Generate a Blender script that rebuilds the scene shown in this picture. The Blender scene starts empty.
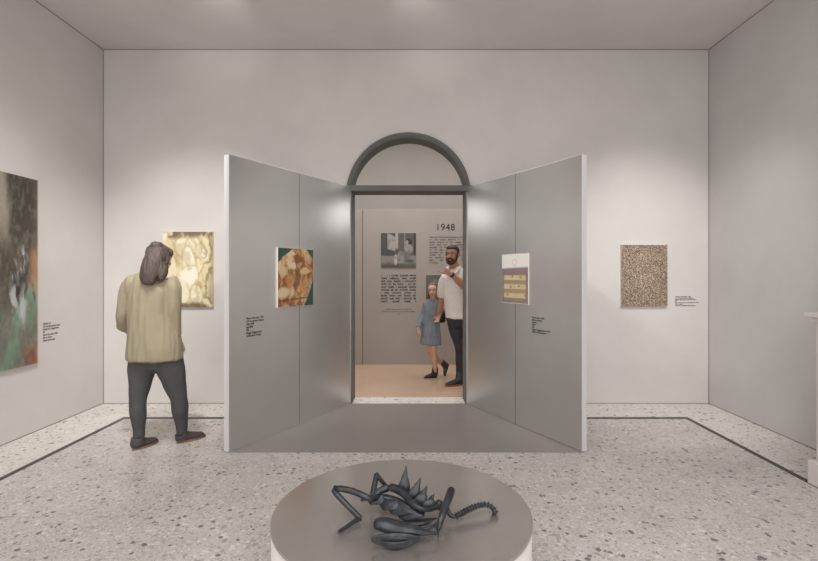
import bpy, bmesh, math, random
import numpy as np
from mathutils import Vector, Matrix, noise
random.seed(7)
F = 484.0; H = 1.42; VX, VY = 414.0, 275.0
C = bpy.context.scene.collection
V = Vector
def P(px, py, Y): return V(((px-VX)*Y/F, Y, H-(py-VY)*Y/F))
def lin(r, g, b):
    f = lambda c: (c/255/12.92) if c/255 <= .04045 else ((c/255+.055)/1.055)**2.4
    return (f(r), f(g), f(b))

# ------------------------------------------------------------------ materials
def new_mat(name, col, rough=.6, metal=0., spec=None):
    m = bpy.data.materials.new(name); m.use_nodes = True
    b = m.node_tree.nodes['Principled BSDF']
    b.inputs['Base Color'].default_value = (*col, 1); b.inputs['Roughness'].default_value = rough
    b.inputs['Metallic'].default_value = metal
    if spec is not None: b.inputs['Specular IOR Level'].default_value = spec
    return m
def N(m, t, **kw):
    n = m.node_tree.nodes.new(t)
    for k, v in kw.items():
        if k in n.inputs: n.inputs[k].default_value = v
        else: setattr(n, k, v)
    return n
def mottled(name, c1, c2, scale=2., rough=.7, metal=0., bump=0., bscale=80, detail=6, stretch=None, spec=None):
    m = new_mat(name, c1, rough, metal, spec); nt = m.node_tree; L = nt.links.new
    b = nt.nodes['Principled BSDF']; tc = N(m, 'ShaderNodeTexCoord')
    mp = N(m, 'ShaderNodeMapping'); L(tc.outputs['Object'], mp.inputs['Vector'])
    if stretch: mp.inputs['Scale'].default_value = stretch
    n = N(m, 'ShaderNodeTexNoise', Scale=scale, Detail=detail, Roughness=.6); L(mp.outputs[0], n.inputs['Vector'])
    r = N(m, 'ShaderNodeValToRGB'); L(n.outputs['Fac'], r.inputs['Fac'])
    r.color_ramp.elements[0].position = .3; r.color_ramp.elements[1].position = .7
    r.color_ramp.elements[0].color = (*c1, 1); r.color_ramp.elements[1].color = (*c2, 1)
    L(r.outputs[0], b.inputs['Base Color'])
    if bump:
        n2 = N(m, 'ShaderNodeTexNoise', Scale=bscale, Detail=4.); L(mp.outputs[0], n2.inputs['Vector'])
        bp = N(m, 'ShaderNodeBump', Strength=bump, Distance=.01); L(n2.outputs['Fac'], bp.inputs['Height']); L(bp.outputs[0], b.inputs['Normal'])
    return m
def terrazzo(name, base, base2, dark, light, amt_dark, amt_mid, rough):
    m = new_mat(name, base, rough); nt = m.node_tree; L = nt.links.new
    b = nt.nodes['Principled BSDF']; tc = N(m, 'ShaderNodeTexCoord')
    def mixc(fac, a, c2):
        x = N(m, 'ShaderNodeMix', data_type='RGBA'); L(fac, x.inputs['Factor'])
        if isinstance(a, tuple): x.inputs['A'].default_value = (*a, 1)
        else: L(a, x.inputs['A'])
        x.inputs['B'].default_value = (*c2, 1); return x.outputs['Result']
    n = N(m, 'ShaderNodeTexNoise', Scale=3., Detail=8., Roughness=.75); L(tc.outputs['Object'], n.inputs['Vector'])
    r = N(m, 'ShaderNodeMapRange'); r.inputs['From Min'].default_value = .35; r.inputs['From Max'].default_value = .65; L(n.outputs['Fac'], r.inputs['Value'])
    col = mixc(r.outputs[0], base, base2)
    def chips(scale, thr, rad, c, seed, strength=1.):
        nonlocal col
        mp = N(m, 'ShaderNodeMapping'); mp.inputs['Location'].default_value = (seed, seed*.7, 0); L(tc.outputs['Object'], mp.inputs['Vector'])
        nn = N(m, 'ShaderNodeTexNoise', Scale=scale*1.4, Detail=2.); L(mp.outputs[0], nn.inputs['Vector'])
        ad = N(m, 'ShaderNodeMixRGB', blend_type='ADD'); ad.inputs[0].default_value = .7/scale; L(mp.outputs[0], ad.inputs[1]); L(nn.outputs['Color'], ad.inputs[2])
        v = N(m, 'ShaderNodeTexVoronoi', Scale=scale); L(ad.outputs[0], v.inputs['Vector'])
        s = N(m, 'ShaderNodeSeparateColor'); L(v.outputs['Color'], s.inputs[0])
        g = N(m, 'ShaderNodeMath', operation='LESS_THAN'); L(s.outputs[0], g.inputs[0]); g.inputs[1].default_value = thr
        rr = N(m, 'ShaderNodeMath', operation='MULTIPLY'); L(s.outputs[1], rr.inputs[0]); rr.inputs[1].default_value = rad
        d = N(m, 'ShaderNodeMath', operation='LESS_THAN'); L(v.outputs['Distance'], d.inputs[0]); L(rr.outputs[0], d.inputs[1])
        a = N(m, 'ShaderNodeMath', operation='MULTIPLY'); L(g.outputs[0], a.inputs[0]); L(d.outputs[0], a.inputs[1])
        a2 = N(m, 'ShaderNodeMath', operation='MULTIPLY'); L(a.outputs[0], a2.inputs[0]); a2.inputs[1].default_value = strength
        col = mixc(a2.outputs[0], col, c)
    mid = tuple(x*.55 for x in base); warm = (base[0]*.75, base[1]*.66, base[2]*.58)
    chips(120, .5, .8, light, 1.3, .55)
    chips(80, amt_mid, .8, mid, 4.1, .6)
    chips(45, amt_mid*.6, .75, light, 7.7, .6)
    chips(50, amt_mid*.5, .65, warm, 9.9, .6)
    chips(34, amt_mid*.45, .7, mid, 12.3, .6)
    chips(42, amt_dark, .75, dark, 2.2, .85)
    chips(24, amt_dark*.5, .5, dark, 5.2, .85)
    L(col, b.inputs['Base Color'])
    return m
def paint_mat(name, rough=.55, scale=None):
    m = new_mat(name, (.5, .5, .5), rough); nt = m.node_tree
    a = N(m, 'ShaderNodeVertexColor', layer_name='paint'); nt.links.new(a.outputs[0], nt.nodes['Principled BSDF'].inputs['Base Color'])
    return m
M = dict(
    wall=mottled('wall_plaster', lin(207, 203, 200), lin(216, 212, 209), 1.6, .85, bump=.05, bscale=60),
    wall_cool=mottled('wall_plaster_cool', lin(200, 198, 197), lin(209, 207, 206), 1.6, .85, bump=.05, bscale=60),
    ceil=mottled('ceiling_plaster', lin(210, 205, 204), lin(219, 215, 214), 1.5, .9),
    gap=new_mat('corner_shade', lin(150, 145, 143), .9),  # shade lines along the wall edges, put in as a grey colour
    floor=terrazzo('terrazzo_grey', lin(190, 183, 178), lin(206, 200, 195), lin(96, 92, 96), lin(232, 229, 225), .07, .24, .36),
    border=terrazzo('terrazzo_pale', lin(214, 209, 203), lin(225, 221, 216), lin(110, 98, 90), lin(240, 237, 230), .07, .22, .45),
    inlay=new_mat('black_marble', lin(52, 48, 48), .35),
    steel=mottled('brushed_aluminium', lin(208, 207, 206), lin(212, 211, 210), 3, .32, .87),
    steel_edge=new_mat('satin_edge', lin(222, 222, 224), .5, .1),
    mat_grey=mottled('grey_metal_floor', lin(166, 160, 157), lin(174, 168, 165), 2, .34, .5),
    disc=mottled('satin_metal_disc', lin(186, 179, 174), lin(192, 186, 182), 2, .22, .72),
    frame=mottled('dark_grey_paint', lin(98, 98, 95), lin(104, 104, 101), 3, .75),
    white=mottled('white_lacquer', lin(222, 215, 211), lin(228, 222, 218), 3, .5),
    inner_floor=mottled('polished_tan_floor', lin(196, 166, 142), lin(206, 178, 154), 1.2, .09, spec=.9),
    inner_wall=mottled('exhibit_wall_grey', lin(158, 151, 146), lin(164, 157, 152), 2, .8),
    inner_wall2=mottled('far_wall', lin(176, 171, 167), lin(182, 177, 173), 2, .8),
    ink=new_mat('black_lettering', lin(38, 34, 34), .7),
    ink2=new_mat('grey_lettering', lin(58, 54, 52), .7),
    bronze=mottled('dark_bronze', lin(44, 47, 52), lin(74, 77, 82), 25, .36, .5, bump=.25, bscale=60),
    paint=paint_mat('canvas_paint'), canvas=new_mat('canvas_side', lin(228, 222, 212), .7),
    skin=mottled('skin_light', lin(196, 152, 130), lin(205, 164, 142), 12, .55),
    skin_m=mottled('skin_tan', lin(166, 120, 94), lin(178, 132, 105), 12, .55),
    jacket=mottled('khaki_cloth', lin(152, 142, 118), lin(162, 152, 128), 4, .85, bump=.15, bscale=200),
    trousers=mottled('charcoal_cloth', lin(70, 69, 71), lin(80, 79, 81), 6, .8, bump=.1, bscale=200),
    shoe=mottled('dark_suede', lin(66, 61, 63), lin(78, 72, 73), 12, .7), sole=new_mat('brown_sole', lin(134, 104, 84), .7),
    hair=mottled('brown_hair', lin(70, 58, 54), lin(98, 84, 78), 30, .55, stretch=(6, 6, 1), bump=.4, bscale=40),
    hair_d=mottled('dark_hair', lin(34, 27, 25), lin(50, 40, 36), 40, .6), hair_g=mottled('girl_hair', lin(96, 72, 54), lin(132, 102, 78), 40, .5),
    shirt=mottled('white_shirt', lin(214, 205, 200), lin(224, 216, 212), 5, .85, bump=.1, bscale=150),
    navy=mottled('dark_denim', lin(42, 42, 48), lin(54, 54, 60), 10, .8),
    denim=mottled('blue_grey_denim', lin(112, 120, 130), lin(132, 140, 150), 14, .85, bump=.1, bscale=200),
    boot=new_mat('dark_green_boot', lin(50, 48, 44), .5), trainer=new_mat('black_trainer', lin(38, 38, 40), .6), orange=new_mat('orange_sole', lin(150, 84, 66), .6),
    eye=new_mat('eye_dark', lin(40, 28, 24), .3), eyew=new_mat('eye_white', lin(215, 208, 200), .4), lip=new_mat('lip', lin(160, 92, 84), .5),
    black=new_mat('black_plastic', lin(26, 25, 27), .4),
)
# ------------------------------------------------------------------ helpers
def link(name, me, mat=None, parent=None):
    o = bpy.data.objects.new(name, me); C.objects.link(o)
    if mat is not None:
        for x in (mat if isinstance(mat, (list, tuple)) else [mat]): me.materials.append(x)
    if parent: o.parent = parent; me.transform(Matrix.Translation(-parent.matrix_world.translation) if parent.type == 'EMPTY' and not parent.parent else Matrix())
    return o
def bm_obj(name, bm, mat=None, parent=None, smooth=False):
    bmesh.ops.recalc_face_normals(bm, faces=bm.faces)
    me = bpy.data.meshes.new(name); bm.to_mesh(me); bm.free()
    if smooth:
        for p in me.polygons: p.use_smooth = True
    if parent:
        me.transform(Matrix.Translation(-ROOT[parent.name]))
        ROOT_OF = ROOT[parent.name]
    o = bpy.data.objects.new(name, me); C.objects.link(o)
    if parent: o.parent = parent; ROOT[o.name] = ROOT_OF
    for x in (mat if isinstance(mat, (list, tuple)) else [mat]): me.materials.append(x)
    return o
ROOT = {}
def thing(name, loc, label, cat, group=None):
    o = bpy.data.objects.new(name, None); C.objects.link(o); o.location = loc; o.empty_display_size = .1
    ROOT[o.name] = V(loc); return tag(o, label, cat, group)
def tag(o, label, cat, group=None, kind=None):
    if label: o['label'] = label
    if cat: o['category'] = cat
    if group: o['group'] = group
    if kind: o['kind'] = kind
    return o
def struct(o, label=None): 
    o['kind'] = 'structure'
    if label: o['label'] = label; 
    return o
def box(bm, lo, hi, bev=0., mi=0):
    r = bmesh.ops.create_cube(bm, size=1)
    vs = r['verts']
    for v in vs: v.co = V([lo[i]+(v.co[i]+.5)*(hi[i]-lo[i]) for i in range(3)])
    fs = {f for v in vs for f in v.link_faces}
    for f in fs: f.material_index = mi
    if bev:
        es = list({e for v in vs for e in v.link_edges})
        bmesh.ops.bevel(bm, geom=es, offset=bev, segments=2, affect='EDGES', profile=.6)
def obox(bm, o, ux, uy, uz, sx, sy, sz, bev=0.):
    """box from corner o along unit axes"""
    r = bmesh.ops.create_cube(bm, size=1); vs = r['verts']
    for v in vs:
        c = v.co+V((.5, .5, .5)); v.co = o+ux*sx*c.x+uy*sy*c.y+uz*sz*c.z
    if bev: bmesh.ops.bevel(bm, geom=list({e for v in vs for e in v.link_edges}), offset=bev, segments=2, affect='EDGES', profile=.6)
def poly_prism(bm, pts, d):
    """extrude polygon pts by vector d"""
    a = [bm.verts.new(p) for p in pts]; b = [bm.verts.new(p+d) for p in pts]; n = len(pts)
    bm.faces.new(a); bm.faces.new(b[::-1])
    for i in range(n): bm.faces.new((a[i], b[i], b[(i+1) % n], a[(i+1) % n]))
def cr(vals, t):
    n = len(vals)-1; i = min(int(t), n-1); u = t-i
    p0, p1, p2, p3 = vals[max(i-1, 0)], vals[i], vals[i+1], vals[min(i+2, n)]
    return .5*((2*p1)+(p2-p0)*u+(2*p0-5*p1+4*p2-p3)*u*u+(3*p1-p0-3*p2+p3)*u**3)
def limb(bm, pts, rad, side=V((1, 0, 0)), sub=4, seg=16, cap=.7, sq=1.):
    """closed tube through pts; rad = r or (a,b): a along side, b across"""
    pts = [V(p) for p in pts]; rd = [V((r, r)) if not isinstance(r, (tuple, list)) else V(r) for r in rad]
    n = len(pts)-1; T = [i/sub for i in range(n*sub+1)]
    c = [cr(pts, t) for t in T]
    r = [V((max(1e-4, a.x), max(1e-4, a.y))) for a in (cr(rd, t) for t in T)]
    rings = []
    tan = [(c[min(i+1, len(c)-1)]-c[max(i-1, 0)]).normalized() for i in range(len(c))]
    if cap:
        def capr(ci, ti, ri, s):
            m = min(ri.x, ri.y)*cap
            return [(ci+ti*s*m*math.sin(a), ti, ri*math.cos(a)) for a in (.5, 1., 1.35)]
        pre = capr(c[0], tan[0], r[0], -1)[::-1]; post = capr(c[-1], tan[-1], r[-1], 1)
    else: pre = post = []
    sv = side
    allr = pre+[(c[i], tan[i], r[i]) for i in range(len(c))]+post
    for ci, ti, ri in allr:
        s = sv-ti*sv.dot(ti)
        if s.length < 1e-4: s = ti.orthogonal()
        s.normalize(); sv = s if side is None else sv
        w = ti.cross(s)
        ring = []
        for k in range(seg):
            a = 2*math.pi*k/seg; ca, sa = math.cos(a), math.sin(a)
            if sq != 1: ca = math.copysign(abs(ca)**sq, ca); sa = math.copysign(abs(sa)**sq, sa)
            ring.append(bm.verts.new(ci+s*ri.x*ca+w*ri.y*sa))
        rings.append(ring)
    for i in range(len(rings)-1):
        for k in range(seg): bm.faces.new((rings[i][k], rings[i][(k+1) % seg], rings[i+1][(k+1) % seg], rings[i+1][k]))
    bm.faces.new(rings[0][::-1]); bm.faces.new(rings[-1])
def ell(bm, c, ax, r, seg=20):
    """ellipsoid: ax = 3 axis vectors"""
    m = Matrix((ax[0]*r[0], ax[1]*r[1], ax[2]*r[2])).transposed().to_4x4(); m.translation = c
    bmesh.ops.create_uvsphere(bm, u_segments=seg, v_segments=seg*2//3, radius=1, matrix=m)
def fuse(name, bm, mat, parent, vox=.007, smooth=6, wr=None):
    """union of overlapping closed shapes as one continuous surface; wr(co)->offset along normal"""
    bmesh.ops.recalc_face_normals(bm, faces=bm.faces)
    me = bpy.data.meshes.new('tmp'); bm.to_mesh(me); bm.free()
    o = bpy.data.objects.new('tmp', me); C.objects.link(o)
    md = o.modifiers.new('r', 'REMESH'); md.mode = 'VOXEL'; md.voxel_size = vox
    ms = o.modifiers.new('s', 'SMOOTH'); ms.factor = .5; ms.iterations = smooth
    bpy.context.view_layer.update(); dg = bpy.context.evaluated_depsgraph_get()
    m2 = bpy.data.meshes.new_from_object(o.evaluated_get(dg)); bpy.data.objects.remove(o); bpy.data.meshes.remove(me)
    if wr:
        m2.update(); nr = [v.normal.copy() for v in m2.vertices]
        for v, nn in zip(m2.vertices, nr): v.co = v.co+nn*wr(v.co)
    m2.name = name
    for p in m2.polygons: p.use_smooth = True
    m2.transform(Matrix.Translation(-ROOT[parent.name])); m2.materials.clear(); m2.materials.append(mat)
    ob = bpy.data.objects.new(name, m2); C.objects.link(ob); ob.parent = parent; ROOT[ob.name] = ROOT[parent.name]
    return ob
# ------------------------------------------------------------------ the room
XL, XR, YB, ZC, YF, WT = -3.43, 3.255, 5.34, 3.91, -3.2, .25
OX0, OX1, OZ = -.695, .577, 2.36      # opening
def slab(name, lo, hi, mat):
    bm = bmesh.new(); box(bm, lo, hi); return struct(bm_obj(name, bm, mat))
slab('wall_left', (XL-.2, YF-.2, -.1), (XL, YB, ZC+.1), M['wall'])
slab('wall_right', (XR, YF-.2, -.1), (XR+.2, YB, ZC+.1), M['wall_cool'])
slab('wall_front', (XL, YF-.2, -.1), (XR, YF, ZC+.1), M['wall'])
slab('ceiling', (XL, YF, ZC), (XR, YB, ZC+.2), M['ceil'])
# back wall with doorway and arched opening above it
ACX, ACZ = (408.5-VX)*YB/F, H-(195-VY)*YB/F
RO, RI = 62*YB/F, 58.4*YB/F
bm = bmesh.new()
d = V((0, WT, 0)); y = YB
def q(*pts): poly_prism(bm, [V((a, y, b)) for a, b in pts], d)
q((XL-.2, -.1), (OX0, -.1), (OX0, ZC+.1), (XL-.2, ZC+.1)); q((OX1, -.1), (XR+.2, -.1), (XR+.2, ZC+.1), (OX1, ZC+.1))
n = 40; a0 = math.radians(6)
arc = [(ACX+RI*math.cos(t), ACZ+RI*math.sin(t)) for t in [math.pi-a0-(math.pi-2*a0)*i/n for i in range(n+1)]]
arc[0] = (OX0, arc[0][1]); arc[-1] = (OX1, arc[-1][1])
for i in range(n):
    q(arc[i], arc[i+1], (arc[i+1][0], ZC+.1), (arc[i][0], ZC+.1))
bm2 = bm; bmesh.ops.remove_doubles(bm, verts=bm.verts, dist=1e-5)
struct(bm_obj('wall_back', bm, M['wall']))
# floor: grey field, pale border, black inlay
bm = bmesh.new()
bxl, bxr, byb, iw = XL+.53, XR-.525, 4.835, .05
box(bm, (bxl, YF, -.12), (bxr, byb, 0), mi=0)
box(bm, (XL, YF, -.12), (bxl, YB, 0), mi=1); box(bm, (bxr, YF, -.12), (XR, YB, 0), mi=1); box(bm, (bxl, byb, -.12), (bxr, YB, 0), mi=1)
struct(bm_obj('floor', bm, [M['floor'], M['border']]))
bm = bmesh.new()
box(bm, (bxl, YF, -.01), (bxl+.045, byb, .0015)); box(bm, (bxr-.045, YF, -.01), (bxr, byb, .0015)); box(bm, (bxl+.045, byb-.06, -.01), (bxr-.045, byb, .0015))
struct(bm_obj('trim_1', bm, M['inlay']))
g = .009
bm = bmesh.new(); box(bm, (XL, YB-.004, ZC-g), (XR, YB, ZC)); box(bm, (XL, YB-.004, .0), (XL+g, YB, ZC-g)); box(bm, (XR-g, YB-.004, 0), (XR, YB, ZC-g))
box(bm, (XL, YF, ZC-g), (XL+.004, YB-.004, ZC)); box(bm, (XR-.004, YF, ZC-g), (XR, YB-.004, ZC))
struct(bm_obj('shade_trim_2', bm, M['gap']))  # thin grey strips coloured as the shade in corners and ceiling edges
bm = bmesh.new(); box(bm, (XL, YF, 0), (XL+.003, YB, .008)); box(bm, (XR-.003, YF, 0), (XR, YB, .008)); box(bm, (XL, YB-.003, 0), (OX0, YB, .008)); box(bm, (OX1, YB-.003, 0), (XR, YB, .008))
struct(bm_obj('shade_trim_3', bm, M['gap']))  # grey strips coloured as the shade line at the foot of the walls
slab('trim_4', (OX0, YB-.01, -.1), (OX1, YB+WT+.02, .003), M['border'])     # stone threshold
# ------------------------------------------------------------------ doorway surround: arch, lintel, jambs
sur = thing('door_surround', (ACX, YB, 0), 'dark grey arched surround with crossbar framing the central doorway', 'door frame')
bm = bmesh.new()
n = 48; prof = []
ya, yb = YB-.03, YB+WT
def ring(t):
    c, s = math.cos(t), math.sin(t)
    R = [(RO, ya), (RO, YB), (RI-.0, YB), (RI, yb), (RI-.012, yb), (RI-.012, YB-.012), (RI+.012, ya)]
    return [bm.verts.new((ACX+r*c, yy, ACZ+r*s)) for r, yy in R]
a1 = math.radians(7); rs = [ring(math.pi-a1-(math.pi-2*a1)*i/n) for i in range(n+1)]
for i in range(n):
    for k in range(7): bm.faces.new((rs[i][k], rs[i][(k+1) % 7], rs[i+1][(k+1) % 7], rs[i+1][k]))
bm.faces.new(rs[0]); bm.faces.new(rs[-1][::-1])
bm_obj('arch', bm, M['frame'], sur)
zl0, zl1 = H+(VY-191.5)*YB/F, H+(VY-186)*YB/F
bm = bmesh.new(); box(bm, (ACX-RO-.028, YB-.05, zl0), (ACX+RO+.028, YB+WT, zl1), .004); bm_obj('crossbar', bm, M['frame'], sur)
for xa, xb in ((OX0, OX0+.014), (OX1-.014, OX1)):
    bm = bmesh.new(); box(bm, (xa, YB-.012, .003), (xb, YB+WT+.01, zl0)); bm_obj('jamb', bm, M['frame'], sur)
# ------------------------------------------------------------------ angled metal panels
ZP = 2.385; YO = 3.861
def panel(hx, ox, sgn, label):
    h = V((hx, YB-.045, 0)); o = V((ox, YO, 0)); u = (o-h); Lw = u.length; u.normalize()
    w = V((sgn*u.y, -sgn*u.x, 0))*1.0
    if w.x*sgn < 0: w = -w           # points away from the passage
    t = thing('display_panel', tuple((h+o)/2), label, 'panel', None)
    bms = bmesh.new()
    Z = V((0, 0, 1)); th = .054
    bm = bmesh.new(); obox(bm, h+w*.004+Z*.008, u, w, Z, Lw, th-.004, ZP-.008, .002); bm_obj('core', bm, M['steel_edge'], t)
    mid = Lw*.497; obox(bms, h+u*(mid-.0045)+Z*.012+w*.002, u, w, Z, .009, .004, ZP-.016); bm_obj('seam', bms, M['ink'], t)
    for a, b in ((0.003, mid-.0035), (mid+.0035, Lw-.003)):
        bm = bmesh.new(); obox(bm, h+u*a+Z*.012, u, w, Z, b-a, .0045, ZP-.016, .001); bm_obj('face_sheet', bm, M['steel'], t)
    return h, u, w, Lw
LP = panel(-.70, -1.476, -1, 'tall brushed metal panel angled out on the left of the doorway')
RP = panel(.585, 1.340, 1, 'tall brushed metal panel angled out on the right of the doorway')
bm = bmesh.new()
poly_prism(bm, [V((-.715, YB-.012, .0)), V((.60, YB-.012, .0)), V((1.345, YO, .0)), V((-1.48, YO, .0))], V((0, 0, .006)))
mt = bm_obj('floor_plate', bm, M['mat_grey']); tag(mt, 'smooth grey metal floor plate spread between the two angled panels', 'floor plate')
# ------------------------------------------------------------------ paint
def vnoise(x, y, seed, f):
    rs = np.random.RandomState(seed); G = rs.rand(64, 64)
    X = x*f; Y = y*f; xi = np.floor(X).astype(int); yi = np.floor(Y).astype(int); u = X-xi; v = Y-yi
    u = u*u*(3-2*u); v = v*v*(3-2*v); g = lambda a, b: G[a % 64, b % 64]
    return (g(xi, yi)*(1-u)+g(xi+1, yi)*u)*(1-v)+(g(xi, yi+1)*(1-u)+g(xi+1, yi+1)*u)*v
def fbm(x, y, seed, f=3, o=4): return sum(vnoise(x, y, seed+i, f*2**i)/2**(i+1) for i in range(o))/(1-.5**o)
def L3(c): return np.array(lin(*c))
def blend(img, mask, c): return img*(1-mask[..., None])+np.array(L3(c))*mask[..., None]
def sm(a, lo, hi): t = np.clip((a-lo)/(hi-lo), 0, 1); return t*t*(3-2*t)
def p_torso(x, y):            # pale plaster-like rounded forms in ochre drapery
    n0 = fbm(x, y*1.3, 3, 3, 4); n2 = fbm(x, y*1.3, 8, 3, 4); wx = x+.09*(n0-.5); wy = y+.09*(n2-.5)
    n1 = fbm(wx, wy, 21, 6, 5); img = np.zeros(x.shape+(3,))+L3((224, 210, 170))
    st = .5+.5*np.sin(22*wx+12*n1+5*np.sin(wy*6)); img = blend(img, sm(st, .3, 1)*.7, (236, 226, 192)); img = blend(img, sm(st, .22, .0)*.5, (170, 144, 92))
    def el(cx, cy, rx, ry, c, k=1.):
        nonlocal img
        r = np.sqrt(((wx-cx)/rx)**2+((wy-cy)/ry)**2); img = blend(img, sm(r, 1.45, 1.1)*.35*k, (200, 178, 126)); img = blend(img, sm(r, 1.08, .88)*k, c); img = blend(img, sm(np.abs(r-1.0), .09, .02)*.32*k*sm(n1, .35, .5), (150, 122, 70)); img = blend(img, sm(r, .55, .95)*sm(r, 1.02, .95)*.18*k, (212, 196, 152))
    el(.84, .58, .08, .22, (226, 214, 172), .8); el(.16, .45, .10, .24, (234, 224, 190), .8); el(.14, .80, .08, .12, (226, 212, 168), .8)
    el(.40, .80, .15, .13, (238, 231, 205)); el(.62, .82, .15, .11, (240, 233, 208)); el(.76, .74, .10, .10, (230, 220, 186), .8)
    el(.51, .58, .13, .22, (242, 237, 214)); el(.51, .39, .19, .15, (243, 238, 216)); el(.40, .17, .12, .14, (236, 229, 198)); el(.65, .17, .12, .14, (238, 231, 202))
    img = blend(img, sm(n1, .56, .72)*.4, (170, 142, 84)); img = blend(img, sm(n1, .42, .3)*.4, (248, 244, 228))
    tp = sm(y+.10*(n0-.5), .90, .97); img = blend(img, tp*sm(n1, .36, .55)*.85, (104, 84, 60)); img = blend(img, sm(x+.1*(n2-.5), .9, .98)*.5, (120, 100, 62))
    img = blend(img, sm(wx, .68, .9)*sm(st, .4, .1)*.6, (140, 114, 68))
    img = blend(img, sm(y+.06*(n0-.5), .07, .02)*sm(n1, .35, .5)*.8, (84, 70, 58)); return img
def p_figures(x, y):          # ochre cluster on dark green
    wx = x+.14*(fbm(x, y, 5, 4, 4)-.5); wy = y+.12*(fbm(x, y, 25, 4, 4)-.5); n1 = fbm(wx, wy, 15, 7, 5); n2 = fbm(wx*1.4, wy, 77, 4, 4)
    img = np.zeros(x.shape+(3,))+L3((44, 78, 64)); img = blend(img, sm(n1, .4, .6)*.4, (60, 92, 74))
    edge_l = np.interp(y, [0, .6, .85, 1], [-.2, -.2, .12, .42]); edge_r = np.interp(y, [0, .1, .55, .8, 1], [.72, .80, 1.05, 1.05, .78])
    mk = sm(x+.05*(n1-.5), edge_l-.01, edge_l+.03)*sm(x+.05*(n1-.5), edge_r+.02, edge_r-.02)
    img = blend(img, mk, (190, 142, 88)); img = blend(img, mk*sm(n2, .48, .60)*.8, (150, 90, 48)); img = blend(img, mk*sm(n2, .44, .32)*.8, (226, 198, 150))
    st = .5+.5*np.sin(20*wx+7*wy+14*n1); img = blend(img, mk*sm(st, .75, 1)*.55, (110, 66, 40)); img = blend(img, mk*sm(st, .2, 0)*.4, (236, 212, 170))
    def el(cx, cy, rx, ry, c, k=.8):
        nonlocal img; r = np.sqrt(((wx-cx)/rx)**2+((wy-cy)/ry)**2); img = blend(img, mk*sm(r, 1.2, .6)*k, c)
    el(.55, .82, .13, .11, (134, 76, 46), .8); el(.42, .70, .08, .06, (232, 216, 182)); el(.75, .60, .18, .06, (228, 196, 140)); el(.10, .62, .10, .14, (222, 194, 146)); el(.36, .92, .14, .05, (226, 200, 154))
    el(.50, .44, .09, .22, (122, 76, 52), .75); el(.3, .42, .12, .18, (206, 144, 84), .7); el(.70, .32, .11, .12, (204, 142, 76), .7); el(.12, .24, .18, .09, (232, 206, 166)); el(.85, .84, .10, .10, (210, 180, 134), .7)
    img = blend(img, mk*sm(np.abs(y-.10-.05*wx), .018, .006)*.7, (92, 52, 32)); return img*np.array([.72, .74, .80])
def p_boxes(x, y):            # pale upper band, dark lower field with three light bars
    img = np.zeros(x.shape+(3,))+L3((222, 218, 212)); n1 = fbm(x, y, 33, 8, 3)
    r = np.sqrt(((x-.5)/.09)**2+((y-.83)/.075)**2); img = blend(img, sm(np.abs(r-.85), .25, .05)*.4, (190, 140, 120))
    lo = sm(y, .71+.02*x, .695+.02*x); img = blend(img, lo, (132, 112, 112)); img = blend(img, lo*sm(n1, .4, .65)*.6, (150, 124, 110))
    img = blend(img, sm(np.abs(y-.705-.02*x), .02, .006)*.8, (138, 152, 178))
    img = blend(img, lo*sm(np.abs(y-.30), .32, .05)*sm(np.abs(x-.5), .48, .36)*.7, (172, 146, 106))
    for yc, k in ((.52, 1), (.34, 1), (.16, 1)):
        b = sm(np.abs(y-yc+.01*(n1-.5)), .056, .040)*sm(np.abs(x-.5), .43, .40); img = blend(img, b*.9, (206, 190, 154)); img = blend(img, b*sm(n1, .45, .65)*.4, (184, 162, 124))
    for cx, cy in ((.42, .55), (.72, .53), (.35, .33), (.66, .35), (.22, .17), (.9, .17)):
        r = np.hypot((x-cx)/.04, (y-cy)/.03); img = blend(img, sm(r, 1.2, .6)*.7, (128, 96, 62))
    img = blend(img, sm(y, .015, .005), (215, 215, 215)); return img
def p_specks(x, y):           # dense all-over specks
    rs = np.random.RandomState(5); n = x.shape; b = fbm(x, y, 61, 2, 2)
    img = np.zeros(n+(3,))+L3((158, 140, 122)); img = blend(img, sm(b, .35, .65)*.3, (128, 110, 92))
    cols = np.array([lin(*c) for c in ((62, 52, 46), (70, 58, 50), (208, 196, 178), (198, 182, 162), (160, 100, 80), (100, 112, 86), (188, 168, 138), (60, 52, 44), (128, 104, 84))])
    idx = rs.randint(0, len(cols), n); fl = rs.rand(*n) < .62
    img[fl] = cols[idx][fl]
    return img*(.8+.35*fbm(x, y, 71, 2, 2))[..., None]
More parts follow.
